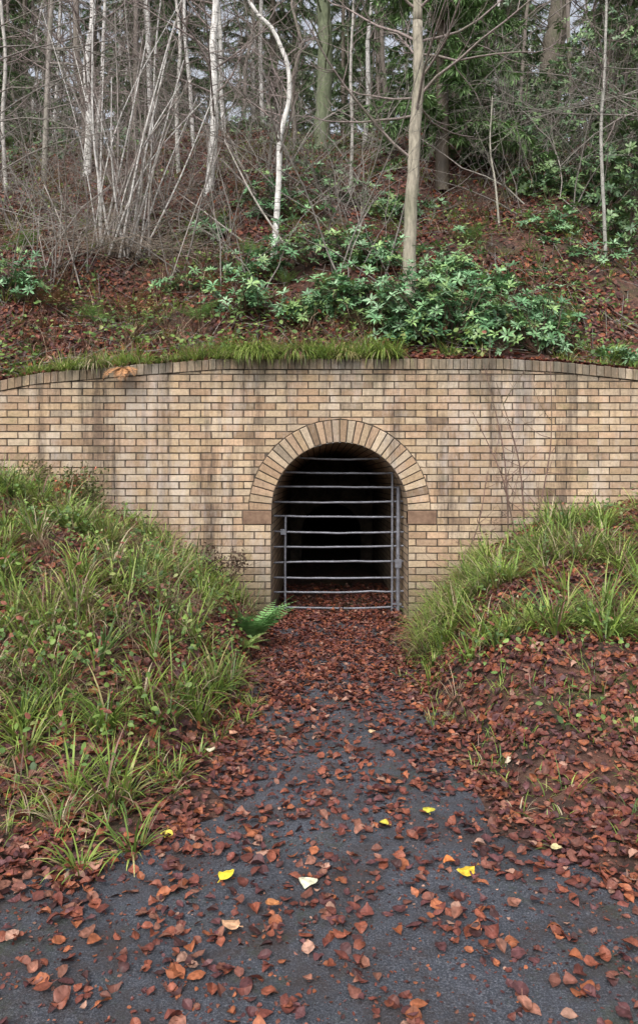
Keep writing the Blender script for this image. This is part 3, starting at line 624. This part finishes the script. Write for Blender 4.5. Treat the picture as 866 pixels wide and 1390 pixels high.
leaves(a,T,X,nn,rng.uniform(.035,.08,n),np.ones(n),pl[rng.choice(5,n,p=[.35,.3,.2,.1,.05])],LT,LF,rng.normal(-.05,.08,n),rng.normal(.05,.1,n)); a.obj('bramble_patch',m_grass)
# ------------------------------------------------------------------ ferns
def fern_mesh(n,L,col,azr,th=(.3,.9),kp=(.6,1.2),mat=m_grass,m=22):
    a=Acc()
    for k in range(n):
        az=azr[0]+(azr[1]-azr[0])*(k+rng.uniform(.2,.8))/n; th0=rng.uniform(*th); kap=rng.uniform(*kp); Lk=L*rng.uniform(.75,1.1)
        D=np.array([math.cos(az),math.sin(az),0]); S=np.array([-math.sin(az),math.cos(az),0]); p=np.zeros(3); pts=[p]; dirs=[]
        for i in range(m):
            a_=th0+kap*i/m; d=D*math.sin(a_)+np.array([0,0,math.cos(a_)]); p=p+d*Lk/m; pts.append(p); dirs.append(d)
        pts=np.array(pts); dirs=np.array(dirs); a.tube(pts,np.linspace(.003,.001,m+1),3,np.array(col)*.7)
        idx=np.arange(3,m); t=idx/m; pl_=Lk*.25*np.sin(np.clip((1-t)*1.25,0,1)*math.pi/2)*np.minimum(1,(t+.25)*1.6)
        for sg in (-1,1):
            X=unit(sg*S+dirs[idx]*.35+rng.normal(0,.06,(len(idx),3))+np.array([0,0,-.1])); Nn=np.cross(dirs[idx],S)*-1
            leaves(a,pts[idx],X,Nn,pl_,np.full(len(idx),.30),np.array(col)*rng.uniform(.75,1.3,(len(idx),1)),LT,LF,np.full(len(idx),-.06))
    return a.mesh('fern',mat)
b=np.array([FERN[0],FERN[1],float(front(FERN[0],FERN[1]))+.03]); put(fern_mesh(15,.50,(.19,.38,.13),(-3.1,1.2),(.25,.8),(.5,1.1),m=18),'fern',None,b)
b=np.array([-.58,5.75,float(front(-.58,5.75))]); put(fern_mesh(7,.24,(.26,.36,.11),(-2.6,.5)),'fern',None,b)
put(fern_mesh(5,.38,(.36,.18,.08),(-2.2,-.9),(1.3,1.7),(1.2,1.6),m_leaf),'dead_fern',None,((172-433)*.0077,7.77,2.50))
fm=[fern_mesh(9,.5,(.18,.31,.09),(0,6.28),m=16),fern_mesh(8,.5,(.32,.19,.10),(0,6.28),(.5,1.1),mat=m_leaf,m=16)]
for (u,v,k) in [(450,395,0),(300,400,1),(480,330,0),(390,390,0),(250,300,1),(200,430,1),(340,350,0),(560,350,0),(520,300,0),(70,420,1),(640,330,0),(130,440,0),(770,440,0),(420,300,1),(700,460,1),(270,440,0),(35,340,0)]:
    put(fm[k],'fern' if k==0 else 'dead_fern',None,hit(u,v),rng.uniform(0,6.28),rng.uniform(.7,1.2))
a=Acc()
for (u,v,s) in [(690,665,0),(712,662,1),(725,655,2),(700,668,3),(612,700,4)]:
    b=P(u,v,7.55); b[2]=float(front(b[0],b[1]))-.02
    ends=[(655,495),(672,520),(745,492),(640,560),(660,640)][s]; e=P(*ends,7.66); e[1]=7.62
    pts=interp_pts([b,(b+e)/2+np.array([.07,-.04,0]),e],12); a.tube(pts,np.linspace(.010,.0035,12),5,np.array((.16,.10,.08)))
    for j in range(9):
        i=rng.integers(2,11); d=unit(pts[i]-pts[i-1]+rng.normal(0,.5,3)*np.array([1,.3,1])); d[1]=-abs(d[1])*.5; grow(a,pts[i],d,rng.uniform(.15,.5),.0042,1,np.array((.18,.115,.09)),.1,.1,2)
a.obj('bare_sapling',m_bark)
def dried(u,v,h,col,n=16):
    b=P(u,v,7.3); b[2]=float(front(b[0],b[1])); a=Acc()
    for k in range(n):
        d=unit(np.array([rng.normal(0,.5),rng.normal(-.1,.25),1])); L=h*rng.uniform(.6,1.1); grow(a,b+rng.normal(0,.03,3)*np.array([1,1,0]),d,L,.004,1,np.array(col)*.7,.02,.12,5)
        tip=b+d*L*rng.uniform(.6,1.0); m=30; T=tip+rng.normal(0,.045,(m,3)); leaves(a,T,rdir(m),rdir(m),rng.uniform(.015,.04,m),np.ones(m),np.array(col)*rng.uniform(.6,1.4,(m,1)),ST,SF)
    a.obj('dried_shrub',m_leaf)
dried(305,790,.48,(.10,.065,.045)); dried(115,668,.45,(.12,.13,.05),20); dried(45,640,.38,(.15,.13,.06),12); dried(95,730,.34,(.42,.13,.08),10)
# ------------------------------------------------------------------ light, world, camera
w=bpy.data.worlds.new('World'); bpy.context.scene.world=w; w.use_nodes=True; nt=w.node_tree; bg=nt.nodes['Background']
sk=nt.nodes.new('ShaderNodeTexSky'); sk.sky_type='NISHITA'; sk.sun_disc=False; sk.sun_elevation=math.radians(48); sk.sun_rotation=math.radians(200); sk.air_density=1.0; sk.dust_density=4.0; sk.ozone_density=1.0
hs_=nt.nodes.new('ShaderNodeHueSaturation'); hs_.inputs['Saturation'].default_value=.32; hs_.inputs['Value'].default_value=1.9; nt.links.new(sk.outputs[0],hs_.inputs['Color']); nt.links.new(hs_.outputs[0],bg.inputs['Color']); bg.inputs['Strength'].default_value=.15
su=bpy.data.lights.new('sun','SUN'); su.energy=1.5; su.angle=math.radians(28); su.color=(1,.95,.88)
so=bpy.data.objects.new('sun',su); bpy.context.collection.objects.link(so)
el=math.radians(48); az=math.radians(200)
d=np.array([math.sin(az)*math.cos(el),math.cos(az)*math.cos(el),math.sin(el)])
from mathutils import Vector as Vv
so.rotation_euler=Vv(d).to_track_quat('Z','Y').to_euler()
cam=bpy.data.cameras.new('camera'); co=bpy.data.objects.new('camera',cam); bpy.context.collection.objects.link(co)
co.location=(0,0,CZ); co.rotation_euler=(math.radians(90),0,0)
cam.sensor_fit='VERTICAL'; cam.sensor_height=36; cam.sensor_width=36; cam.lens=36*F/1390; cam.shift_y=-45/1390; cam.clip_end=600; cam.clip_start=.05
sc=bpy.context.scene; sc.camera=co; sc.view_settings.view_transform='Standard'; sc.view_settings.look='None'; sc.view_settings.exposure=0
